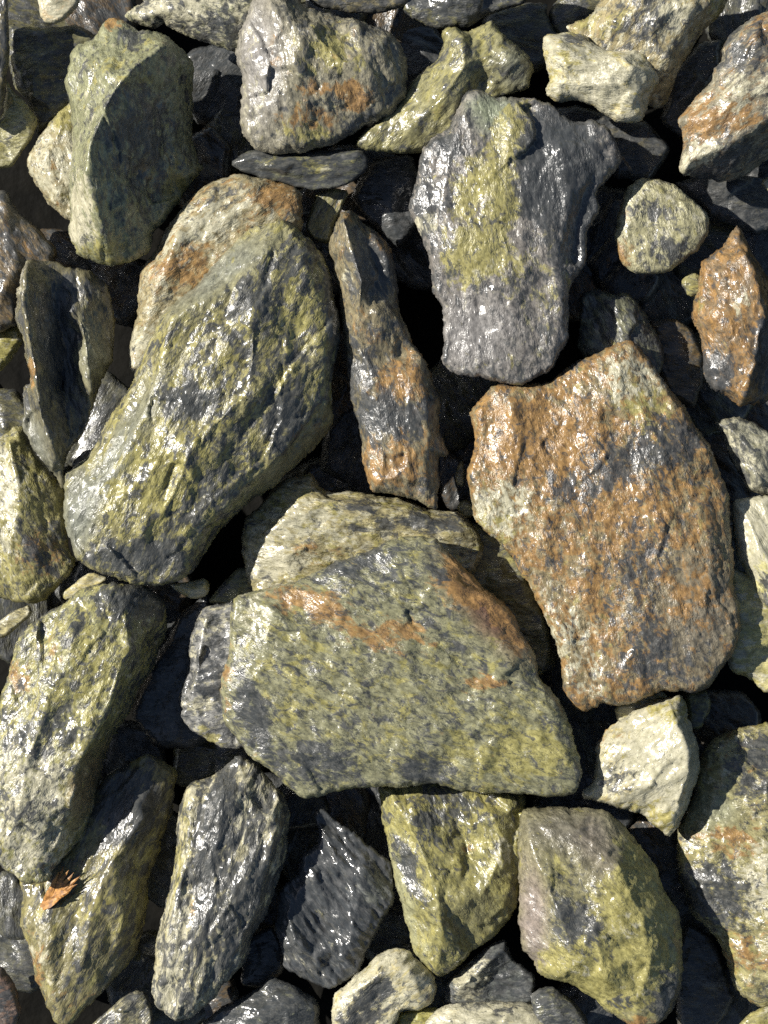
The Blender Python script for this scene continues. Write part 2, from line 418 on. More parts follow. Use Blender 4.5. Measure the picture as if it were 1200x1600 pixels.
stone('broad olive slab with a rust-red band along its top and pointed right end', [(360,955),(368,932),(400,925),(443,915),(500,890),(533,873),(587,857),(613,841),(640,835),(683,838),(693,853),(717,873),(747,907),(773,933),(800,957),(820,995),(835,1020),(845,1060),(870,1090),(895,1145),(912,1195),(905,1235),(890,1244),(850,1245),(785,1240),(725,1235),(675,1225),(625,1232),(600,1229),(550,1230),(500,1243),(470,1246),(450,1230),(425,1205),(395,1185),(370,1155),(345,1130),(345,1090),(350,1050),(357,1000)],
      [[(430,955,30),(415,1010,34),(385,1060,30),(400,1120,26),(450,1175,18)],[(520,930,40),(640,900,46),(690,900,42),(770,990,40),(825,1075,30),(890,1190,16)],[(560,1060,46),(680,1080,42),(780,1140,32),(740,1200,22)],[(480,1080,40),(500,1170,24),(600,1190,22)]],
      z=45, relief=.62, min_=(.40,.17,.15,.37), base=(.16,.163,.106), ang=25, stretch=1.7, rnd=13, rough=.9, chip=.8,
      patches=[('r',480,935,70,22,10,.6),('r',560,985,90,18,22,.45),((.135,.07,.045),765,940,100,42,50,.95),('r',730,905,50,45,50,.8),('r',800,975,60,30,55,.8),('d',820,985,30,18,60,.4),('d',690,900,30,14,40,.35),('r',640,985,60,20,20,.45),('r',760,1065,35,18,0,.5),('d',560,880,90,25,-10,.25),('d',400,1120,20,70,-20,.35),('d',500,1190,60,30,0,.3),('y',470,1080,50,70,0,.15),('y',760,1180,120,40,0,.2),('p',400,960,30,40,0,.35),('r',355,1060,12,60,0,.4),('d',660,1200,40,25,0,.3),('y',840,1150,60,60,0,.2)])
stone('large olive green boulder with dark flecks and a grey left flank', [(430,342),(455,350),(480,370),(505,400),(518,440),(527,500),(535,520),(532,540),(525,560),(520,600),(521,645,-20),(515,665,-30),(490,700,-40),(460,730,-40),(430,755,-40),(400,775,-40),(370,800,-40),(340,835,-36),(310,880,-26),(290,905,-10),(262,915),(235,917),(200,910),(170,900),(140,890),(118,872),(108,845),(97,810),(98,780),(100,740),(115,728),(135,710),(165,665),(190,625),(210,590),(225,555),(240,525),(250,495),(270,470),(310,445),(325,425),(345,400),(370,375),(400,350)],
      [[(420,400,44),(380,440,52),(320,475,56),(275,500,52),(258,560,46),(225,660,44),(180,745,38),(152,800,32),(150,860,20)],[(470,400,34),(500,470,28),(508,545,24),(500,620,16),(430,720,8),(320,825,10),(285,870,6)],[(400,520,66),(390,620,64),(300,700,60),(260,800,40)],[(450,500,46),(440,620,40)]],
      z=45, relief=.85, min_=(.47,.28,.06,.46), base=(.195,.185,.095), ang=-62, stretch=1.7, rnd=16, chip=1.25, rough=1.1,
      patches=[(GREY,180,720,30,150,30,.85),(GREY,120,800,35,80,0,.9),(GREY,340,430,120,35,-35,.85),('y',240,750,90,80,0,.3),('d',300,630,40,25,0,.4),('d',450,660,30,50,0,.35),('d',440,430,80,30,-40,.15),('d',320,780,70,20,-40,.2),('d',220,870,90,25,0,.3),('d',400,500,60,60,0,.1),('y',470,480,40,60,0,.2),((.10,.095,.06),470,700,110,18,-42,.7),('d',520,480,14,70,0,.3)])  # dark patches on the right rim and lower-right face paint in shade
stone('large violet-grey boulder with bright yellow streaks down its middle', [(750,139),(770,150),(820,152),(860,165),(890,185),(907,187),(925,184),(947,197),(963,220),(973,247),(947,283),(933,300),(940,330),(917,363),(917,393),(913,417),(893,443),(888,460),(890,497),(888,530),(877,547),(863,577),(823,600),(800,600),(767,598),(740,587),(710,585),(690,567),(692,543),(693,500),(690,477),(677,460),(673,427),(668,400),(663,387),(653,363),(638,333),(635,323),(647,293),(653,263),(660,232),(674,213),(702,201),(716,170),(724,147)],
      [[(725,185,26),(700,240,34),(690,320,36),(705,400,38),(740,440,34),(770,480,34),(790,540,20)],[(800,200,40),(850,250,46),(890,300,32),(868,400,32),(876,480,28),(865,545,16)],[(915,230,30),(935,260,14),(905,330,-2),(895,400,-8)],[(720,470,14),(730,560,2)],[(770,330,48),(800,430,46)]],
      z=50, relief=.65, min_=(.48,.26,.0,.26), base=(.148,.142,.138), ang=80, stretch=1.5, rnd=13, chip=.8, rough=.85,
      patches=[('y',755,290,42,50,0,.50),('y',788,350,34,60,20,.38),('y',735,410,50,42,0,.44),('y',800,215,34,52,10,.55),((.30,.27,.07),765,295,22,30,10,.5),('y',725,340,20,40,0,.35),((.17,.22,.11),765,180,34,34,0,.45),('d',870,240,55,70,20,.5),('d',850,310,40,50,0,.45),('d',700,230,30,20,0,.3),('p',666,350,16,20,0,.7),('d',665,320,20,40,0,.2),('y',790,420,60,25,0,.2),((.16,.155,.15),740,520,70,60,0,.6),('y',850,470,50,60,0,.1),('d',920,340,20,80,10,.4),('p',760,430,40,20,0,.2)])  # dark patch down the right side paints in its shade
stone('blocky grey-green boulder with an orange tip and a shaded right face', [(173,25),(193,30),(220,47),(257,55),(290,77),(305,100),(300,133,-40),(297,167,-55),(295,207,-60),(308,240,-60),(310,263,-55),(287,293,-50),(267,327,-26),(240,363,-16),(233,396,-8),(215,407),(180,417),(120,400),(112,380),(108,350),(108,333),(110,267),(113,200),(108,157),(103,133),(106,100),(110,80),(120,70),(147,62),(160,43)],
      [[(262,85,60),(222,118,86),(192,155,96),(168,205,100),(152,245,100),(146,290,92),(160,335,72),(170,380,44)],[(150,110,44),(135,180,46),(128,260,48),(130,340,44)],[(255,180,0),(250,250,-6),(225,310,0)]],
      z=40, min_=(.36,.24,.02,.28), base=(.17,.18,.115), ang=75, stretch=1.6, rnd=12, chip=1.6,
      patches=[('r',178,35,25,20,0,.8),('d',210,65,20,20,0,.3),('p',130,340,28,60,0,.45),('p',150,190,30,60,0,.1),('d',220,230,50,90,0,.3),('y',270,290,40,50,0,.3),('y',200,120,50,30,0,.15),('r',275,80,30,14,20,.3),('y',170,400,50,30,0,.25)])  # dark patch deepens the shaded right face by colour
stone('bulky grey boulder with rust blotches resting on a thin dark flake', [(388,20),(370,60),(368,90),(378,110),(375,143),(377,187),(383,213),(397,230),(433,243),(483,237),(523,227),(560,200),(587,190),(613,180),(633,147),(640,113),(630,83),(613,53),(587,38),(540,30),(520,20),(483,13),(467,0),(445,-25),(405,-15)],
      [[(425,20,40),(432,70,46),(448,130,46),(460,180,36),(480,215,16)],[(490,60,52),(540,110,52),(585,130,40),(600,160,18)],[(590,80,34),(618,120,16)]],
      z=35, min_=(.40,.26,.18,.24), base=(.165,.158,.12), ang=75, stretch=1.5, rnd=17, chip=1.4, rough=1.25,
      patches=[(( .19,.18,.17),405,100,40,110,0,.85),('p',400,130,30,90,0,.25),('r',560,160,30,18,0,.7),('r',510,145,40,14,0,.4),('y',520,85,45,35,0,.45),('y',490,205,45,25,0,.45),('r',480,190,45,30,0,.4),('d',580,210,60,30,0,.3),('d',600,60,50,30,0,.1),('r',430,95,14,40,0,.3)])  # grey and pale patches paint the glint of the left facet
stone('speckled yellow-green long boulder with steep shaded right side', [(37,987),(57,967),(90,947),(120,927),(147,913),(187,910),(233,920,-30),(253,950,-60),(257,983,-75),(243,1013,-85),(230,1053,-85),(207,1087,-85),(190,1127,-85),(173,1153,-85),(160,1183,-85),(150,1217,-80),(143,1267,-75),(130,1307,-60),(103,1340,-40),(82,1358,-20),(77,1376),(43,1380),(27,1373),(0,1353),(-30,1330),(-30,1170),(0,1120),(3,1090),(10,1053),(27,1007)],
      [[(170,935,14),(200,965,20),(205,1012,26),(192,1045,30),(180,1090,32),(152,1150,34),(126,1195,34),(110,1250,26),(92,1310,2),(72,1350,-4)],[(90,1000,26),(80,1080,34),(50,1180,36),(30,1280,28)]],
      z=35, min_=(.47,.34,.06,.48), base=(.20,.20,.10), ang=-60, stretch=1.4, rnd=9,
      patches=[('r',30,1060,24,28,0,.55),('r',90,1010,40,20,0,.35),('p',60,1200,80,60,0,.3),('p',50,1300,70,70,0,.35),('y',150,1040,50,70,0,.2),('d',215,935,50,30,0,.35),('d',70,1150,60,30,0,.15),((.14,.09,.055),135,1230,25,80,20,.7),('d',50,1270,70,40,0,.1)])  # brown patch along the right side darkens that shaded flank by colour
stone('brown and yellow blocky boulder with a smooth mauve left face', [(813,1267),(833,1260),(877,1260),(917,1262),(947,1268),(980,1290),(1003,1320),(1027,1357),(1040,1393),(1060,1427),(1067,1460),(1068,1507),(1067,1540),(1053,1577),(1033,1597),(1000,1612),(980,1600),(950,1583),(927,1560),(897,1540),(863,1533),(840,1523),(832,1500),(815,1483),(812,1433),(810,1387),(808,1343),(810,1313)],
      [[(825,1310,30),(845,1360,50),(870,1420,60),(886,1470,58),(880,1510,40)],[(900,1290,36),(960,1340,52),(1000,1420,56),(1010,1490,44),(990,1560,22)],[(920,1440,66),(940,1510,52)]],
      z=30, min_=(.34,.12,.03,.36), base=(.15,.145,.085), ang=40, stretch=1.4, rnd=18, rough=.9,
      patches=[((.175,.145,.125),830,1430,24,95,-4,.95),((.10,.09,.075),880,1290,70,35,0,.75),((.115,.095,.09),930,1320,35,45,0,.5),('d',900,1440,40,60,-30,.35),('p',970,1440,35,30,0,.55),('y',990,1420,60,80,0,.55),('y',940,1520,110,55,0,.8),('p',1000,1530,50,40,0,.3),('p',900,1500,40,30,0,.3),('r',1000,1600,40,20,0,.7),('d',1045,1560,35,50,0,.5),('y',1010,1340,60,60,40,.1),('d',970,1560,25,14,0,.3)])
stone('rust-banded long narrow slab standing upright between two big boulders', [(517,383,10),(523,353,10),(533,330,10),(553,330),(573,350),(597,370),(613,393),(622,440),(628,486),(647,540),(667,570),(677,600),(687,633),(688,667),(701,713),(684,712),(687,747),(683,797),(667,790),(650,780),(607,773),(577,770),(570,743),(567,700),(560,660),(547,617),(540,580),(540,547),(533,500),(527,450),(520,417)],
      [[(537,350,42),(550,400,52),(566,447,58),(560,485,44),(550,535,22)],[(577,385,22),(592,430,14),(600,465,14),(575,462,24)],[(585,492,40),(622,500,26)],[(590,380,22),(606,410,24)],[(575,570,26),(592,650,26),(598,750,20)],[(648,580,24),(668,650,24),(665,750,18)]],
      z=32, min_=(.42,.14,.30,.14), base=(.15,.135,.09), ang=75, stretch=1.5, rnd=12,
      patches=[('r',630,600,50,40,0,.4),('d',610,650,60,35,0,.4),('r',620,720,60,45,0,.25),('d',590,420,40,50,0,.4),('r',595,385,30,10,50,.5),('d',560,580,30,40,0,.2),('p',545,430,16,40,70,.3),('r',590,740,40,30,0,.2)])  # dark patch in the upper hollow paints the shadow there
stone('curved dark leaf-shaped flake with a bright raised left rim', [(43,410,30),(57,407,20),(87,407),(107,420),(140,423,-10),(167,440,-20),(177,500,-30),(173,557,-30),(157,587,-20),(153,617,-10),(147,637),(133,677,10),(107,707,10),(100,730,10),(100,765,0),(83,740,10),(67,717,20),(50,693,20),(37,660,20),(43,640,26),(37,613,20),(43,600,30),(50,603,30),(47,567,34),(40,533,34),(30,503,34),(28,460,34),(37,447,36)],
      [[(50,425,64),(46,470,68),(55,530,70),(66,590,70),(72,650,64),(92,715,44)],[(85,440,14),(92,500,0),(98,560,-6),(102,620,-4),(110,680,6)],[(124,500,20),(140,560,22),(146,610,18)],[(118,520,-2),(120,600,-2)]],
      z=45, min_=(.46,.12,.08,.16), base=(.115,.108,.068), ang=75, stretch=2.0, rnd=6, chip=2.2, rough=1.3,
      patches=[('r',56,585,10,25,0,.9),('p',42,440,14,40,0,.4),(( .19,.185,.12),140,550,22,60,0,.9),(GREY,60,690,20,60,-25,.7),('d',95,540,30,100,0,.3)], depth=40)  # dark patch paints the rim's shadow, paler patch the lit spot at right
stone('rusty cream boulder half hidden under the large olive boulder', [(280,330),(310,300),(340,280),(370,270),(400,277),(450,288),(470,300),(477,325),(472,352),(440,400),(370,500),(260,580),(205,583),(200,567),(200,547),(213,493),(217,450),(220,420),(240,393),(260,355)],
      [[(330,320,28),(420,320,26)],[(280,380,32),(250,450,28),(225,530,16)]],
      z=12, min_=(.32,.40,.36,.18), base=(.22,.195,.12), ang=-35, stretch=1.5, rnd=20,
      patches=[('r',290,420,50,40,0,.3),('r',440,315,50,25,10,.4),('p',330,350,60,30,-30,.25),('d',340,310,50,15,-10,.2),('p',225,550,30,30,0,.3)])
stone('glossy near-white stone glinting below the rust-brown slab', [(930,1163),(943,1147),(967,1127),(987,1113),(1013,1096),(1040,1087),(1063,1085),(1073,1107),(1077,1137),(1093,1170),(1097,1203),(1083,1240),(1067,1280),(1057,1297),(1043,1308),(1030,1293),(1013,1280),(987,1267),(950,1255),(913,1250),(907,1241),(927,1220),(930,1183)],
      [[(1045,1110,40),(1062,1150,56),(1070,1200,54),(1055,1250,34)],[(960,1160,16),(1000,1170,34),(1010,1220,32),(960,1235,14)]],
      z=5, dry=.6, min_=(.24,.66,.18,.44), base=(.36,.32,.18), ang=-40, stretch=1.4, rnd=13, chip=.9,
      patches=[('p',1030,1190,50,60,0,.35),('r',950,1150,30,18,-30,.3),('r',1050,1225,40,20,0,.35),('y',1040,1110,40,25,-30,.5),('y',1020,1275,40,25,0,.6),('d',960,1210,30,30,0,.3)])
stone('greenish yellow wedge-shaped stone with a hollowed top', [(590,1225),(597,1283),(607,1327),(617,1370),(627,1413),(637,1460),(647,1490),(667,1513),(687,1527),(707,1513),(733,1493),(767,1467),(793,1440),(812,1410),(825,1340),(825,1270),(822,1236),(780,1225),(700,1215),(620,1215)],
      [[(618,1250,30),(655,1320,48),(682,1390,52),(690,1440,44),(680,1505,16)],[(700,1260,20),(720,1300,10),(740,1350,24)],[(770,1270,44),(780,1330,46),(750,1390,40),(730,1440,14)]],
      z=-25, min_=(.38,.14,.06,.52), base=(.17,.165,.075), ang=60, stretch=1.5, rnd=14, chip=1.3,
      patches=[('d',690,1260,50,40,0,.25),(( .24,.24,.15),630,1400,18,110,-15,.6),('d',635,1350,14,40,-20,.5),('p',785,1320,25,40,0,.4),((.13,.12,.06),730,1420,50,50,0,.6),('r',715,1330,25,20,0,.25)])  # darker patch at lower right paints shade on that face
stone('long pale grooved stone lying end-on beside the slate-black shard', [(293,1230),(320,1215),(340,1207),(370,1178),(395,1190),(425,1220),(450,1250,-10),(452,1290,-16),(445,1340,-20),(435,1385,-20),(415,1435,-16),(395,1460,-10),(385,1500,-6),(365,1525),(345,1545),(340,1560),(320,1575),(300,1590),(275,1597),(245,1575),(232,1545),(240,1525),(245,1470),(255,1425),(270,1350),(280,1275)],
      [[(308,1245,24),(295,1330,28),(275,1430,28),(262,1520,22)],[(350,1240,34),(340,1340,38),(320,1440,36),(300,1540,22)],[(428,1260,26),(425,1330,24),(405,1410,22),(360,1500,18)]],
      z=5, min_=(.55,.48,.06,.28), base=(.30,.285,.19), ang=-76, stretch=2.2, rnd=12, chip=1.2, rough=1.2, extra=grooves(-76, 26, 5.0, 8),
      patches=[('p',265,1560,40,30,0,.3),('d',330,1330,26,140,12,.25),('y',285,1330,16,120,10,.35),('p',275,1470,24,80,10,.3),('r',305,1400,14,40,0,.3),('d',380,1400,40,90,15,.15),('p',390,1260,40,60,0,.1)])
stone('glittering slate-black shard with diagonal fracture grooves', [(490,1267),(507,1263),(523,1280),(547,1293),(573,1317),(600,1337),(613,1350),(617,1377),(618,1400),(600,1433),(587,1457),(573,1483),(560,1520),(540,1537),(510,1543),(483,1533),(443,1517),(437,1483),(428,1453),(430,1420),(440,1380),(467,1367),(473,1333),(493,1323),(497,1300),(488,1283)],
      [[(506,1300,8),(530,1350,20),(560,1400,24),(548,1470,20),(532,1515,8)],[(470,1388,8),(512,1455,5)],[(450,1425,15),(490,1492,15)],[(492,1365,17),(535,1440,13)]],
      z=-30, dry=.6, min_=(.76,.30,.03,.14), base=(.11,.12,.135), ang=52, stretch=2.2, rnd=7, chip=1.5, rough=1.3, extra=grooves(52, 15, 5.0, 3),
      patches=[('p',470,1505,45,20,30,.3),(( .13,.13,.09),585,1390,30,40,0,.6),('y',497,1435,18,18,0,.4)])
stone('brown-streaked pointed stone with a central groove and glossy reddish tip', [(277,1205,-20),(267,1267,-20),(253,1317,-20),(233,1367,-20),(227,1433,-20),(213,1493,-14),(193,1520,-8),(160,1553),(127,1583),(112,1604),(85,1600),(70,1565),(57,1537),(47,1483),(30,1440),(33,1400),(28,1376),(60,1345),(110,1290),(170,1210),(230,1175)],
      [[(225,1275,30),(180,1340,38),(150,1410,40),(140,1470,38),(120,1540,18)],[(125,1425,20),(104,1480,20),(100,1510,16)],[(85,1420,28),(78,1480,30),(88,1560,14)],[(200,1420,26),(175,1490,18)]],
      z=-35, min_=(.42,.14,.14,.38), base=(.15,.14,.075), ang=-62, stretch=2.2, rnd=13, soft=2.5,
      patches=[('p',70,1500,20,70,-20,.35),('r',70,1510,26,70,-20,.35),('d',200,1260,50,60,0,.4),('r',140,1560,50,25,-40,.3),('y',210,1400,30,90,0,.15),('p',100,1440,30,30,0,.2)])  # dark patch near the top paints the shadow of the boulder beside it
stone('large lichen-coloured boulder crossed by a rounded shadow beside the mauve-faced stone', [(1090,1195),(1110,1155),(1150,1137),(1200,1130),(1250,1150),(1270,1300),(1260,1450),(1245,1560),(1190,1580),(1147,1543),(1136,1510),(1124,1478),(1110,1457),(1080,1430),(1062,1380),(1057,1335),(1060,1296),(1082,1245)],
      [[(1120,1200,22),(1100,1290,26),(1100,1370,22),(1150,1450,24),(1170,1530,20)],[(1190,1220,34),(1200,1400,40),(1215,1520,30)]],
      z=-40, min_=(.36,.34,.28,.34), base=(.20,.19,.10), ang=20, stretch=1.4, rnd=16,
      patches=[('d',1190,1170,40,30,0,.3),('r',1140,1310,60,25,20,.35),('p',1180,1370,30,60,0,.3),('d',1110,1390,60,50,0,.35),('d',1180,1220,40,30,0,.25),('y',1130,1490,30,30,0,.2),('r',1160,1490,40,30,0,.3),((.20,.21,.15),1110,1260,40,30,0,.6)])  # dark patch at the left paints the neighbour's cast shadow
stone('rust-topped boulder with layered dark underside in the upper right', [(1205,16),(1167,30),(1140,50),(1127,73),(1130,93),(1113,110),(1110,130),(1083,160),(1058,190),(1070,210),(1062,247),(1063,273),(1100,277,-30),(1150,278,-50),(1183,263,-60),(1217,233,-60),(1270,180,-50),(1290,60),(1250,10)],
      [[(1075,255,14),(1115,238,26),(1155,216,30),(1205,180,34),(1250,140,34)],[(1100,190,30),(1150,130,44),(1180,70,38)]],
      z=35, min_=(.36,.30,.35,.12), base=(.165,.155,.12), ang=-38, stretch=1.6, rnd=13,
      patches=[('r',1110,190,60,35,-20,.4),('d',1160,80,50,50,-50,.25),('p',1150,150,60,25,-30,.25),('p',1090,250,40,20,-30,.3),('d',1130,255,60,16,-25,.4),('r',1190,60,30,30,0,.3)])
stone('cream-white knobbly stone perched above the violet-grey boulder', [(850,55),(883,50),(910,53),(927,68),(950,77),(997,75),(1013,87),(1027,110),(1028,127),(1017,143),(1010,177),(1000,190),(963,190),(940,173),(923,163),(900,157),(873,160),(850,145),(857,123),(850,83)],
      [[(870,80,26),(920,105,26),(970,100,36),(1000,120,30)],[(880,135,18),(940,140,34),(985,165,20)]],
      z=35, dry=1.25, min_=(.22,.62,.05,.46), base=(.36,.32,.17), ang=15, stretch=1.7, rnd=14, chip=1.2, depth=45,
      patches=[('p',935,130,35,25,30,.3),('d',905,65,40,10,0,.3),('d',885,108,20,7,0,.35),('y',900,100,40,20,0,.3)])
stone('round-edged tan stone with grey glints touching the top of the picture', [(880,41),(900,36),(920,27),(940,0),(980,-55),(1100,-60),(1143,-15),(1140,3),(1127,27),(1100,50),(1087,67),(1073,87),(1063,103),(1056,135,-20),(1047,157,-30),(1030,168,-30),(985,150),(935,100)],
      [[(950,40,30),(1010,70,40),(1040,100,30)],[(1000,0,46),(1080,20,40)]],
      z=12, min_=(.34,.42,.26,.26), base=(.21,.185,.11), ang=-60, stretch=1.7, rnd=16,
      patches=[('d',1010,45,35,45,0,.25),('p',1030,30,40,40,0,.25),('y',940,40,40,20,0,.4),('d',960,30,20,40,0,.2),('y',1120,10,14,60,20,.3)])
stone('olive glossy stone with silky ripples wedged between two grey boulders', [(690,50),(707,43),(727,52),(760,32),(770,28),(783,50),(797,63),(820,80),(838,108),(825,143),(790,148),(770,165),(720,230),(653,240),(600,240),(556,226),(566,206),(598,182),(632,148),(655,120),(688,92),(697,63)],
      [[(720,70,22),(725,110,34),(690,160,36),(640,205,22)],[(750,95,18),(752,130,-2),(760,150,0)],[(785,85,24),(800,115,20)]],
      z=18, dry=.85, min_=(.38,.16,.06,.38), base=(.18,.175,.095), ang=-48, stretch=2.0, rnd=14,
      patches=[('d',805,110,30,40,0,.35),(GREY,805,110,35,40,0,.6),('p',640,190,50,20,-45,.2),('r',685,170,30,20,0,.2)])
stone('round pale green-grey stone with an orange left edge', [(977,297),(1000,277),(1033,280),(1057,290),(1090,317),(1107,337),(1107,360),(1097,387),(1067,410),(1047,423),(1030,428),(990,428),(970,410),(960,373),(965,337)],
      [[(985,330,10),(1015,300,12),(1065,320,12),(1085,350,10),(1060,395,8),(1005,408,8),(980,375,8),(985,330,10)]],
      z=5, dry=1.3, min_=(.36,.36,.06,.26), base=(.24,.235,.15), ang=70, stretch=1.3, rnd=9, rough=.5, crack=0, chip=.6,
      patches=[('r',970,400,22,30,0,.6),('r',972,330,10,40,0,.4),('d',1050,390,40,20,0,.25),('d',1010,330,30,15,0,.2)])
stone('rusty brown pointed stone with wet glints at the right side', [(1152,347),(1168,375),(1182,400),(1218,450,-30),(1225,600,-30),(1193,632,-20),(1167,630,-6),(1153,635),(1133,620),(1110,607),(1098,580),(1097,543),(1090,520),(1078,497),(1083,473),(1090,443),(1093,413),(1105,402),(1132,383)],
      [[(1158,400,34),(1178,450,42),(1186,500,40),(1172,570,34),(1160,618,14)],[(1115,430,28),(1120,500,30),(1135,570,24)]],
      z=10, min_=(.36,.14,.52,.14), base=(.14,.105,.065), ang=65, stretch=1.4, rnd=12, chip=1.4, rough=1.2,
      patches=[('d',1115,585,24,40,0,.4),('p',1150,480,20,30,0,.3),('y',1090,470,10,60,0,.3),('d',1200,560,30,70,0,.4)])  # dark patch over the right facet puts its shade into the colour
stone('yellow-green boulder with brown stained flank at the left edge', [(10,675),(23,663),(37,667),(43,687),(83,747),(100,767),(103,800),(107,850),(120,880),(110,897),(90,923),(63,940),(33,943),(0,937),(-45,920),(-60,800),(-40,700)],
      [[(20,690,26),(36,760,36),(28,830,34),(22,900,22)],[(75,800,14),(80,870,10)]],
      z=-5, min_=(.36,.28,.12,.46), base=(.19,.18,.085), ang=60, stretch=1.5, rnd=14,
      patches=[('p',10,760,30,60,0,.4),('r',70,860,45,45,0,.5),('d',75,860,40,50,0,.25),('p',15,850,20,50,0,.2)])
stone('pale ochre layered stone with a pink stain tucked behind the broad olive slab', [(375,855),(382,812),(410,780),(450,745),(487,738),(497,753),(513,767),(550,767),(580,773),(633,780),(663,793),(720,798),(742,825),(760,860),(740,900),(650,910),(520,930),(400,930),(388,905),(385,880)],
      [[(415,840,24),(450,810,32),(500,785,30),(600,795,26),(690,815,18)],[(450,870,30),(560,850,26)]],
      z=-30, min_=(.34,.44,.14,.40), base=(.23,.21,.12), ang=10, stretch=1.8, rnd=15,
      patches=[('r',490,865,60,22,0,.3),('p',430,880,40,25,0,.35),('d',660,815,70,20,0,.35),('d',560,790,30,10,0,.3),('p',470,820,50,30,0,.15)])
stone('blue-grey slate block butted against the left end of the broad olive slab', [(317,950),(333,944),(365,942),(420,960),(420,1150),(370,1172),(347,1170),(320,1157),(300,1143),(283,1123),(278,1097),(283,1083),(290,1047),(293,1017),(303,977)],
      [[(325,965,22),(312,1030,26),(300,1095,20),(318,1125,12)],[(370,980,20),(365,1100,14)]],
      z=-15, min_=(.46,.40,.0,.08), base=(.17,.175,.18), dry=.8, ang=-10, stretch=1.5, rnd=10, chip=1.2,
      patches=[('p',310,1100,30,12,0,.3),('y',330,1150,40,12,20,.5),('d',330,1070,50,40,0,.1)])
stone('thin dark flake lying across the rusty cream boulder', [(357,255),(380,240),(400,233),(450,238),(500,236),(560,230),(577,244),(572,268),(540,290),(490,298),(450,288),(400,276),(370,266)],
      [[(375,252,6),(400,247,10),(480,249,15),(560,240,12)],[(400,266,3),(450,274,4),(500,286,2),(550,272,4)]],
      z=10, min_=(.64,.16,.0,.26), base=(.10,.105,.075), ang=-4, stretch=2.2, rnd=3.5, depth=16, chip=1.2, dry=.75,
      patches=[('y',470,260,60,14,0,.3),('p',510,268,40,10,0,.2)])
stone('small striped olive block under the tip of the thin dark flake', [(495,300),(525,293),(547,298),(533,330),(520,352),(515,382),(490,378),(476,357),(485,325)],
      z=-25, min_=(.38,.25,.10,.35), base=(.17,.165,.085), ang=-60, stretch=2.6, rnd=8)
stone('pale speckled stone peeping out left of the blocky grey-green boulder', [(113,156),(95,170),(75,193),(58,215),(38,255),(50,280),(75,318),(108,347),(150,345),(165,250),(150,175)],
      [[(100,200,20),(75,255,22),(95,310,18),(140,260,26)]],
      z=-25, min_=(.34,.42,.14,.30), base=(.22,.20,.13), ang=70, stretch=1.2, rnd=12,
      patches=[('y',100,180,30,24,0,.55),('p',90,270,40,50,0,.2),('r',85,280,30,40,0,.2)])
stone('white and grey-green mottled stone at the top edge', [(193,25),(213,37),(240,46),(253,35),(283,53),(320,67),(363,80),(400,85),(430,30),(420,-50),(300,-70),(240,-30),(225,0)],
      [[(230,30,12),(290,20,24),(350,40,26)]],
      z=0, min_=(.46,.54,.0,.22), base=(.22,.225,.15), ang=10, stretch=1.3, rnd=13,
      patches=[('p',280,15,50,25,0,.3),('d',350,50,50,25,0,.2)])
stone('mottled dark brown stone cut off by the top edge', [(470,-8),(500,12),(550,18),(600,21),(640,8),(650,-55),(500,-60)], z=0,
      min_=(.55,.16,.12,.26), base=(.12,.11,.07), rnd=12)
stone('dark olive stone cut off by the top edge above the silky olive stone', [(622,0),(640,29),(672,42),(692,45),(738,42),(760,25),(822,5),(840,-40),(730,-70),(640,-50)], z=-5,
      min_=(.62,.08,.04,.25), base=(.10,.10,.06), rnd=14)
stone('grey glinting pebble right of the rust-brown slab', [(1113,657),(1150,651),(1177,660),(1203,674),(1240,700),(1235,770),(1193,775),(1170,770),(1160,747),(1143,717),(1127,683)],
      [[(1140,675,20),(1175,710,26),(1185,755,16)]], z=-15, min_=(.46,.44,.0,.20), base=(.19,.19,.15), ang=55, stretch=1.5, rnd=10)
stone('pale cream stone with grey foot at the right edge', [(1143,787),(1155,777),(1200,774),(1260,785),(1285,860),(1260,955),(1195,952),(1173,907),(1153,873),(1146,833)],
      [[(1165,810,20),(1180,860,30),(1210,920,18)]], z=-5, min_=(.12,.60,.0,.42), base=(.36,.35,.18), ang=60, rnd=14,
      patches=[('d',1200,920,30,40,0,.4),('p',1180,820,40,40,0,.3)], rough=.8)
stone('smooth yellow-olive stone under the pale cream stone', [(1135,885),(1180,900),(1240,940),(1260,1080),(1197,1084),(1172,1060),(1145,1047),(1120,1000)],
      z=-12, min_=(.16,.42,.0,.45), base=(.32,.30,.15), rnd=14, rough=.7)
stone('dark grey stone with a lit crest behind the rust-brown slab', [(905,462),(930,450),(960,461),(977,455),(997,473),(1013,503),(1030,527),(1040,557),(1034,590),(990,600),(930,580),(903,545)],
      [[(925,490,4),(958,470,20),(968,510,24),(965,560,20)],[(1000,510,22),(1015,560,10)]],
      z=-25, min_=(.52,.24,.0,.24), base=(.14,.145,.10), rnd=10, ang=60)
stone('dim brown stone deep beside the rusty pointed stone', [(1013,503),(1053,496),(1083,515),(1100,550),(1103,590),(1085,640),(1040,620),(1020,560)], z=-75, min_=(.5,.08,.30,.12), base=(.10,.08,.05), rnd=14)
stone('tiny olive pebble touching the rusty pointed stone', [(1062,443),(1073,427),(1092,426),(1100,445),(1092,462),(1076,464)], z=-15, min_=(.36,.25,.05,.4), base=(.18,.175,.09), rnd=8)
stone('small cream chip pinched under the lower edge of the rust-brown slab', [(960,1104),(1000,1088),(1033,1078),(1045,1090),(995,1118),(965,1130)], z=-18, min_=(.2,.55,.05,.45), base=(.32,.30,.15), rnd=7, depth=18)
stone('dim olive stone behind the glossy near-white stone', [(1070,1082),(1108,1078),(1112,1105),(1095,1140),(1075,1140)], z=-40, min_=(.45,.1,.05,.35), base=(.12,.12,.06), rnd=8)
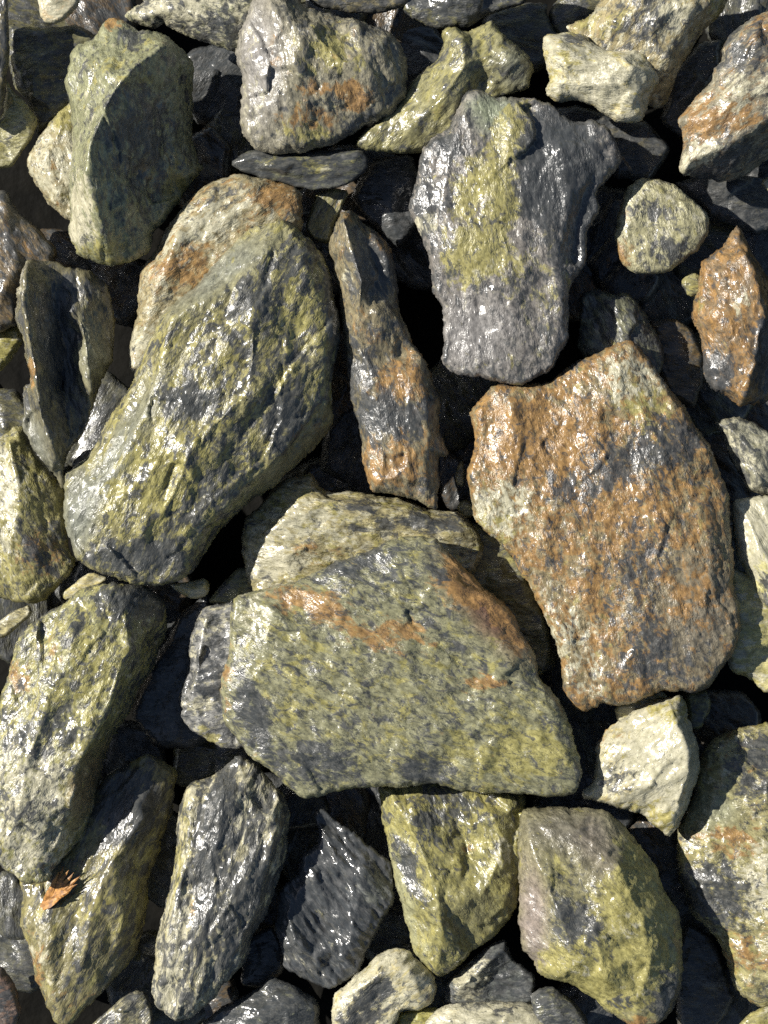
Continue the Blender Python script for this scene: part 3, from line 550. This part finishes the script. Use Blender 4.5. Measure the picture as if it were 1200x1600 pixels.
stone('small olive corner stone at the lower right', [(1148,1608),(1170,1583),(1205,1570),(1255,1590),(1240,1660),(1170,1660)], z=-25, min_=(.30,.30,.05,.45), base=(.20,.19,.09), rnd=10)
stone('black-flecked stone at the bottom beside the cream one', [(310,1600),(350,1570),(400,1546),(417,1528),(437,1527),(467,1543),(493,1560),(500,1578),(502,1620),(480,1660),(330,1660)],
      [[(400,1570,18),(450,1570,22),(440,1620,20)]], z=-35, min_=(.70,.28,.0,.20), base=(.12,.125,.09), rnd=12)
stone('cream stone with a black streak near the bottom edge', [(519,1555),(540,1537),(570,1510),(590,1490),(613,1482),(640,1483),(653,1500),(677,1523),(684,1543),(677,1567),(657,1577),(627,1578),(616,1600),(600,1650),(530,1650),(518,1600)],
      [[(550,1550,16),(595,1515,26),(640,1510,28),(655,1550,20)],[(590,1550,4),(575,1590,2)]], z=-20, min_=(.30,.60,.06,.34), base=(.34,.31,.18), ang=-40, stretch=1.7, rnd=11,
      patches=[('d',590,1545,30,18,-40,.5),('d',565,1585,30,30,0,.45),('r',672,1545,16,24,0,.35)])
stone('small moss-green pebble between two cream stones at the bottom', [(620,1583),(650,1576),(688,1572),(682,1600),(670,1640),(625,1640)], z=-45, min_=(.3,.1,.0,.7), base=(.16,.17,.05), rnd=8)
stone('chalky cream stone along the bottom edge', [(663,1597),(677,1580),(700,1570),(765,1563),(825,1566),(860,1580),(885,1600),(890,1660),(660,1660)],
      [[(700,1590,16),(770,1585,22),(840,1600,18)]], z=-15, min_=(.26,.72,.10,.2), base=(.38,.36,.25), rnd=10,
      patches=[('d',760,1568,60,8,0,.3)])
stone('dark rounded stone pressed against the mauve-faced stone at the bottom', [(829,1554),(847,1541),(870,1542),(890,1558),(913,1582),(920,1610),(905,1660),(855,1650),(835,1590)], z=-8, min_=(.62,.26,.02,.22), base=(.12,.125,.09), rnd=11)
stone('slate stone with its lit left part painted white under the greenish wedge', [(693,1532),(720,1514),(765,1474),(792,1466),(803,1500),(838,1522),(835,1565),(760,1580),(694,1570)],
      [[(715,1540,22),(750,1510,24),(785,1480,14)],[(770,1530,-4),(800,1540,-6)]], z=-45, min_=(.56,.16,.0,.02), base=(.10,.11,.11), rnd=9,
      patches=[('p',735,1530,30,40,30,.6)])  # pale patch paints the sunlit left part
stone('small cream stone cut off by the top edge above dark rock', [(58,-10),(60,23),(72,37),(90,37),(107,27),(124,7),(128,-20),(95,-50),(65,-40)], z=-20, min_=(.12,.62,.10,.25), base=(.40,.34,.23), rnd=10)
stone('dim olive rock in shade left of the blocky grey-green boulder', [(13,38),(60,42),(122,38),(152,63),(150,110),(140,160),(90,190),(58,216),(45,165),(18,128),(10,80)], z=-75, min_=(.48,.08,.03,.28), base=(.11,.11,.065), rnd=16)
stone('narrow brown stone along the upper left edge', [(-50,-20),(12,-20),(15,60),(12,110),(4,172),(-40,190),(-70,80)], z=15, min_=(.5,.1,.12,.25), base=(.12,.11,.07), rnd=10, ang=90)
stone('pale chip catching light among dark rocks at the upper left', [(10,122),(20,143),(43,160),(60,190),(50,216),(20,260),(-20,265),(-25,200),(5,180)],
      [[(25,165,12),(45,195,12),(20,220,0)]], z=-35, min_=(.32,.36,.0,.36), base=(.22,.215,.12), rnd=8)
stone('dark brown rock at the left edge above a small lime stone', [(-40,300),(10,298),(33,337),(65,362),(87,392),(85,425),(45,432),(30,470),(33,505),(0,520),(-40,525),(-70,400)],
      [[(5,340,24),(30,400,18),(5,470,20)]], z=-10, min_=(.52,.08,.20,.16), base=(.12,.095,.06), rnd=14, ang=50, stretch=2.2)
stone('small lime-yellow stone at the left edge', [(-45,520),(0,514),(18,510),(36,508),(38,533),(20,560),(0,583),(-35,580)], z=-40, min_=(.15,.38,.0,.65), base=(.26,.25,.08), rnd=12, rough=.7)
stone('small cream and black chip at the left edge above the speckled long boulder', [(-30,985),(0,969),(17,957),(47,943),(50,960),(30,978),(10,996),(-15,1000)], z=-15, min_=(.4,.45,.05,.3), base=(.28,.26,.15), rnd=7)
stone('tiny cream chip pinched between the speckled long boulder and the big olive boulder', [(96,926),(123,906),(143,893),(172,904),(150,918),(120,935),(100,938)], z=-12, min_=(.25,.5,.05,.4), base=(.32,.29,.15), rnd=6, depth=14)
stone('small folded cream chip below the big olive boulder', [(262,912),(300,908),(322,902),(329,917),(324,931),(303,937),(282,928)],
      [[(280,915,4),(305,922,9),(320,915,12)]], z=-25, min_=(.22,.55,.08,.40), base=(.34,.30,.15), rnd=6, depth=16)
stone('dim olive wedge above the blue-grey slate block', [(322,942),(345,914),(376,884),(398,893),(400,935),(365,950)], z=-45, min_=(.45,.12,.02,.3), base=(.13,.135,.075), rnd=8)
stone('stone coloured blue-black for shade, sunk deep between the speckled long boulder and the slate block', [(205,1120),(222,1065),(250,1010),(285,960),(325,925),(345,1000),(345,1150),(300,1168),(240,1166)], z=-80, min_=(.7,.05,.0,.16), base=(.075,.08,.085), rnd=16)  # shade is put into the blue-black colour
stone('reddish dark stone in the lower left corner', [(-35,1512),(2,1508),(22,1532),(34,1580),(22,1620),(-35,1620)], z=-50, min_=(.5,.14,.30,.06), base=(.12,.085,.07), rnd=12)
stone('grey stone at the bottom between the pointed stone and the long pale one', [(140,1603),(160,1584),(187,1560),(213,1546),(231,1551),(240,1585),(245,1650),(140,1650)], z=-50, min_=(.50,.34,.03,.22), base=(.17,.165,.115), rnd=9, ang=-40)
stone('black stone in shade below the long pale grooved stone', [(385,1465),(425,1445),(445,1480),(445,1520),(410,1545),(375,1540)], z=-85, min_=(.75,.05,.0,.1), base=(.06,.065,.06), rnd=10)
stone('shaded olive stone between the broad olive slab and the rust-brown slab', [(688,835),(735,812),(785,835),(822,890),(850,960),(870,1040),(840,1060),(790,980),(720,900)], z=-55, min_=(.36,.12,.06,.32), base=(.14,.135,.075), rnd=12)
stone('tiny pale splinter in the gap left of the rust-brown slab', [(711,738),(722,716),(728,740),(724,762),(712,757)], z=-60, min_=(.3,.4,.05,.3), base=(.22,.20,.12), rnd=4)
stone('tiny olive pebble below the narrow rust-banded slab', [(712,795),(722,780),(740,786),(745,805),(725,812)], z=-45, min_=(.35,.25,.05,.4), base=(.17,.165,.085), rnd=5)
stone('rock coloured black for shade in the hollow left of the violet-grey boulder', [(545,305),(580,252),(640,238),(665,290),(655,350),(625,390),(600,372),(565,336)], z=-85, min_=(.75,.05,.0,.1), base=(.06,.065,.075), rnd=14)  # black colour stands in for the shadow in this hollow
stone('pale corner of a stone at the right edge below the rust-topped boulder', [(1187,284),(1203,274),(1245,270),(1250,310),(1205,305)], z=-35, min_=(.3,.4,.05,.3), base=(.22,.21,.13), rnd=6)
stone('dim brown rock under the mauve-faced stone at the lower right', [(1050,1500),(1075,1440),(1110,1460),(1135,1520),(1150,1560),(1120,1610),(1060,1610)], z=-90, min_=(.55,.05,.12,.1), base=(.08,.07,.05), rnd=12)

stone('added dark filler rock in the deep shade below the knobbly cream stone', [(850,172),(900,165),(960,185),(1015,190),(1050,235),(1010,285),(960,275),(915,240)], z=-85, min_=(.62,.06,.05,.16), base=(.075,.072,.055), rnd=14)  # filler added with a dark colour to keep the shaded gap black
stone('added dark filler rock sunk between the tan stone and the rust-topped boulder', [(1045,115),(1095,65),(1130,60),(1125,110),(1100,150),(1065,215),(1030,190)], z=-80, min_=(.62,.06,.05,.16), base=(.075,.072,.055), rnd=14)  # second added filler, coloured dark so this shaded gap stays black
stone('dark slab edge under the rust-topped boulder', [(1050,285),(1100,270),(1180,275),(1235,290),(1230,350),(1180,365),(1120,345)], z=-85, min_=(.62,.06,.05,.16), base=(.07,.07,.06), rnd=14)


# ================================================================== lower layer
# stones of the layer underneath, only where a gap between the upper stones lets one see down to it
rng = random.Random(11)
CS = 8
WORDS = {0: 'rust-brown slab', 1: 'broad olive slab', 2: 'large olive boulder', 3: 'violet-grey boulder', 4: 'blocky boulder', 5: 'bulky grey boulder', 6: 'speckled long boulder', 7: 'mauve-faced stone',
         8: 'upright slab', 9: 'leaf-shaped flake', 10: 'cream boulder', 11: 'near-white stone', 12: 'yellow wedge', 13: 'long pale stone', 14: 'slate-black shard', 15: 'brown pointed stone', 16: 'lichen-coloured boulder',
         17: 'rust-topped boulder', 18: 'knobbly cream stone', 19: 'tan stone', 20: 'silky olive stone', 21: 'round pale stone', 22: 'rusty pointed stone', 23: 'yellow-green boulder', 24: 'layered ochre stone', 25: 'slate block', 26: 'thin dark flake'}
HANDLES = [(w, OUTLINES[i]) for i, w in WORDS.items()]
gw, gh = 1200 // CS, 1600 // CS
gu_, gv_ = np.meshgrid((np.arange(gw) + .5) * CS, (np.arange(gh) + .5) * CS)
cov = np.zeros(gu_.shape, bool)
def poly_mask(P, U, V):
    ins = np.zeros(U.shape, bool); n = len(P)
    for i in range(n):
        (ax, ay), (bx_, by_) = P[i], P[(i + 1) % n]
        if ay == by_: continue
        ins ^= ((ay > V) != (by_ > V)) & (U < ax + (V - ay) * (bx_ - ax) / (by_ - ay))
    return ins
for P in OUTLINES: cov |= poly_mask(P, gu_, gv_)
def blob(u, v, r, el, a):
    n = rng.randint(8, 11); pts = []
    for i in range(n):
        t = 2 * math.pi * (i + rng.uniform(-.25, .25)) / n
        rr = r * rng.uniform(.82, 1.12); x, y = rr * math.cos(t), rr * math.sin(t) * el
        pts.append((u + x * math.cos(a) - y * math.sin(a), v + x * math.sin(a) + y * math.cos(a)))
    return pts
TONES = [('dim olive', (.085, .083, .048), (.50, .04, .02, .15)), ('dim brown', (.08, .062, .042), (.50, .03, .12, .06)), ('blackish', (.035, .036, .034), (.7, .04, .0, .06)), ('dim greyish', (.075, .077, .062), (.5, .06, .02, .1))]  # colours darkened so the shaded gaps stay near black
made = 0
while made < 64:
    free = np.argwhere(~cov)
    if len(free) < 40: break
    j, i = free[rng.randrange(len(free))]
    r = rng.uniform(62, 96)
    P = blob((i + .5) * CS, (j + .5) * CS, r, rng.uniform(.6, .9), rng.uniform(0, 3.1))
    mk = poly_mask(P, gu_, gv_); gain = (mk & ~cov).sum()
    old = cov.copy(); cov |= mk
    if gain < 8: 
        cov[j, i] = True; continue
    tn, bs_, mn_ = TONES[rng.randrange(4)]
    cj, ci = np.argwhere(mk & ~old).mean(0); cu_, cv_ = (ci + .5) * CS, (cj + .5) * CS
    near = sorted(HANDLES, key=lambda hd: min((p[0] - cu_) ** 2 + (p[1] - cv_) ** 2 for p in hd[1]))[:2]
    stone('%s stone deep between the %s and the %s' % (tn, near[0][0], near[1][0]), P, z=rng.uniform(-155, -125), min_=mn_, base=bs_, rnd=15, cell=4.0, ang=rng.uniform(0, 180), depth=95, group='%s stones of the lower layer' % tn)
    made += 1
# the pile goes on around the framed patch
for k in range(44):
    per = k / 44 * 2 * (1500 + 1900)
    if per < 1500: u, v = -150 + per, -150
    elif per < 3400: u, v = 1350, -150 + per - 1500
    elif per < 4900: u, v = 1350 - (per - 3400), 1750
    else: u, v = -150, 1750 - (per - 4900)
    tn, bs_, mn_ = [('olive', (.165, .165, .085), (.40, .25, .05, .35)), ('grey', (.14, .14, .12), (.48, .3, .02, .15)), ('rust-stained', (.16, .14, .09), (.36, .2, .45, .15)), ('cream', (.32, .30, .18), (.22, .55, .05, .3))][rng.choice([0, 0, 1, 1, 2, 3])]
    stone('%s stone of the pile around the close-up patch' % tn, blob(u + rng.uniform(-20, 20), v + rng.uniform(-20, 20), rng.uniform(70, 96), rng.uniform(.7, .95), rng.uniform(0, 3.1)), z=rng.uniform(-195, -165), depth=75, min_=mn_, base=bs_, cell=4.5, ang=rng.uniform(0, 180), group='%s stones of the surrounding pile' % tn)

# a frayed orange scrap of leaf caught where two stones meet
def leaf_scrap():
    bpy.context.view_layer.update()
    host = [o for o in bpy.data.objects if o.get('label', '').startswith('brown-streaked pointed stone')][0]
    k = (DIST + .0) * PX
    def top(u, v):
        w = Vector(((u - 600) * PX, -(v - 800) * PX, .2)); lo = w - host.location
        hit, p, n, i = host.ray_cast(lo, Vector((0, 0, -1)))
        return (p.z + host.location.z) / PX if hit else -20
    vs_, fs = [], []
    rl = random.Random(5)
    root = (66, 1418)
    tips = [(93, 1362), (101, 1352), (109, 1358), (118, 1362), (127, 1367), (122, 1379), (113, 1388), (100, 1398)]
    for a, b in tips:
        dx, dy = a - root[0], b - root[1]; L_ = math.hypot(dx, dy); nx_, ny_ = -dy / L_, dx / L_
        n = 7; st = len(vs_)
        lift = rl.uniform(3, 5)
        for i in range(n + 1):
            t_ = i / n; wd = 6.2 * math.sin(math.pi * min(1, .18 + .82 * t_)) ** .7 * (1 - .55 * t_) + .3
            cx, cy_ = root[0] + dx * t_ + rl.uniform(-.8, .8), root[1] + dy * t_ + rl.uniform(-.8, .8)
            for s_ in (-1, 0, 1):
                u, v = cx + nx_ * wd * s_, cy_ + ny_ * wd * s_
                h = max(top(u, v), top(cx, cy_)) + lift * .4 + 22 * t_ ** 1.3 + (1.0 if s_ == 0 else 0)
                for th in (0, -1.0): vs_.append(((u - 600) * PX, -(v - 800) * PX, (h + th) * PX))
        def V(i, c, b_): return st + (i * 3 + c) * 2 + b_
        for i in range(n):
            for c in (0, 1):
                fs.append((V(i, c, 0), V(i, c + 1, 0), V(i + 1, c + 1, 0), V(i + 1, c, 0)))
                fs.append((V(i, c, 1), V(i + 1, c, 1), V(i + 1, c + 1, 1), V(i, c + 1, 1)))
            fs.append((V(i, 0, 0), V(i + 1, 0, 0), V(i + 1, 0, 1), V(i, 0, 1))); fs.append((V(i, 2, 0), V(i, 2, 1), V(i + 1, 2, 1), V(i + 1, 2, 0)))
        fs.append((V(0, 0, 0), V(0, 0, 1), V(0, 1, 1), V(0, 1, 0))); fs.append((V(0, 1, 0), V(0, 1, 1), V(0, 2, 1), V(0, 2, 0)))
        fs.append((V(n, 0, 0), V(n, 1, 0), V(n, 1, 1), V(n, 0, 1))); fs.append((V(n, 1, 0), V(n, 2, 0), V(n, 2, 1), V(n, 1, 1)))
    me = bpy.data.meshes.new('leaf_scrap'); me.from_pydata(vs_, [], fs)
    m = bpy.data.materials.new('orange_dry_leaf'); m.use_nodes = True; t = m.node_tree; b = t.nodes['Principled BSDF']
    tc = N(t, 'ShaderNodeTexCoord'); nz = N(t, 'ShaderNodeTexNoise'); nz.inputs['Scale'].default_value = 700; r = N(t, 'ShaderNodeValToRGB')
    r.color_ramp.elements[0].color = (.16, .07, .016, 1); r.color_ramp.elements[1].color = (.44, .215, .05, 1); r.color_ramp.elements[0].position = .35; r.color_ramp.elements[1].position = .65
    t.links.new(tc.outputs['Object'], nz.inputs['Vector']); t.links.new(nz.outputs[0], r.inputs[0]); t.links.new(r.outputs[0], b.inputs['Base Color']); b.inputs['Roughness'].default_value = .55
    me.materials.append(m)
    o = bpy.data.objects.new('leaf_scrap', me); COL.objects.link(o)
    o['label'] = 'frayed bright orange scrap of dry leaf lying on the brown pointed stone'; o['category'] = 'leaf'
leaf_scrap()
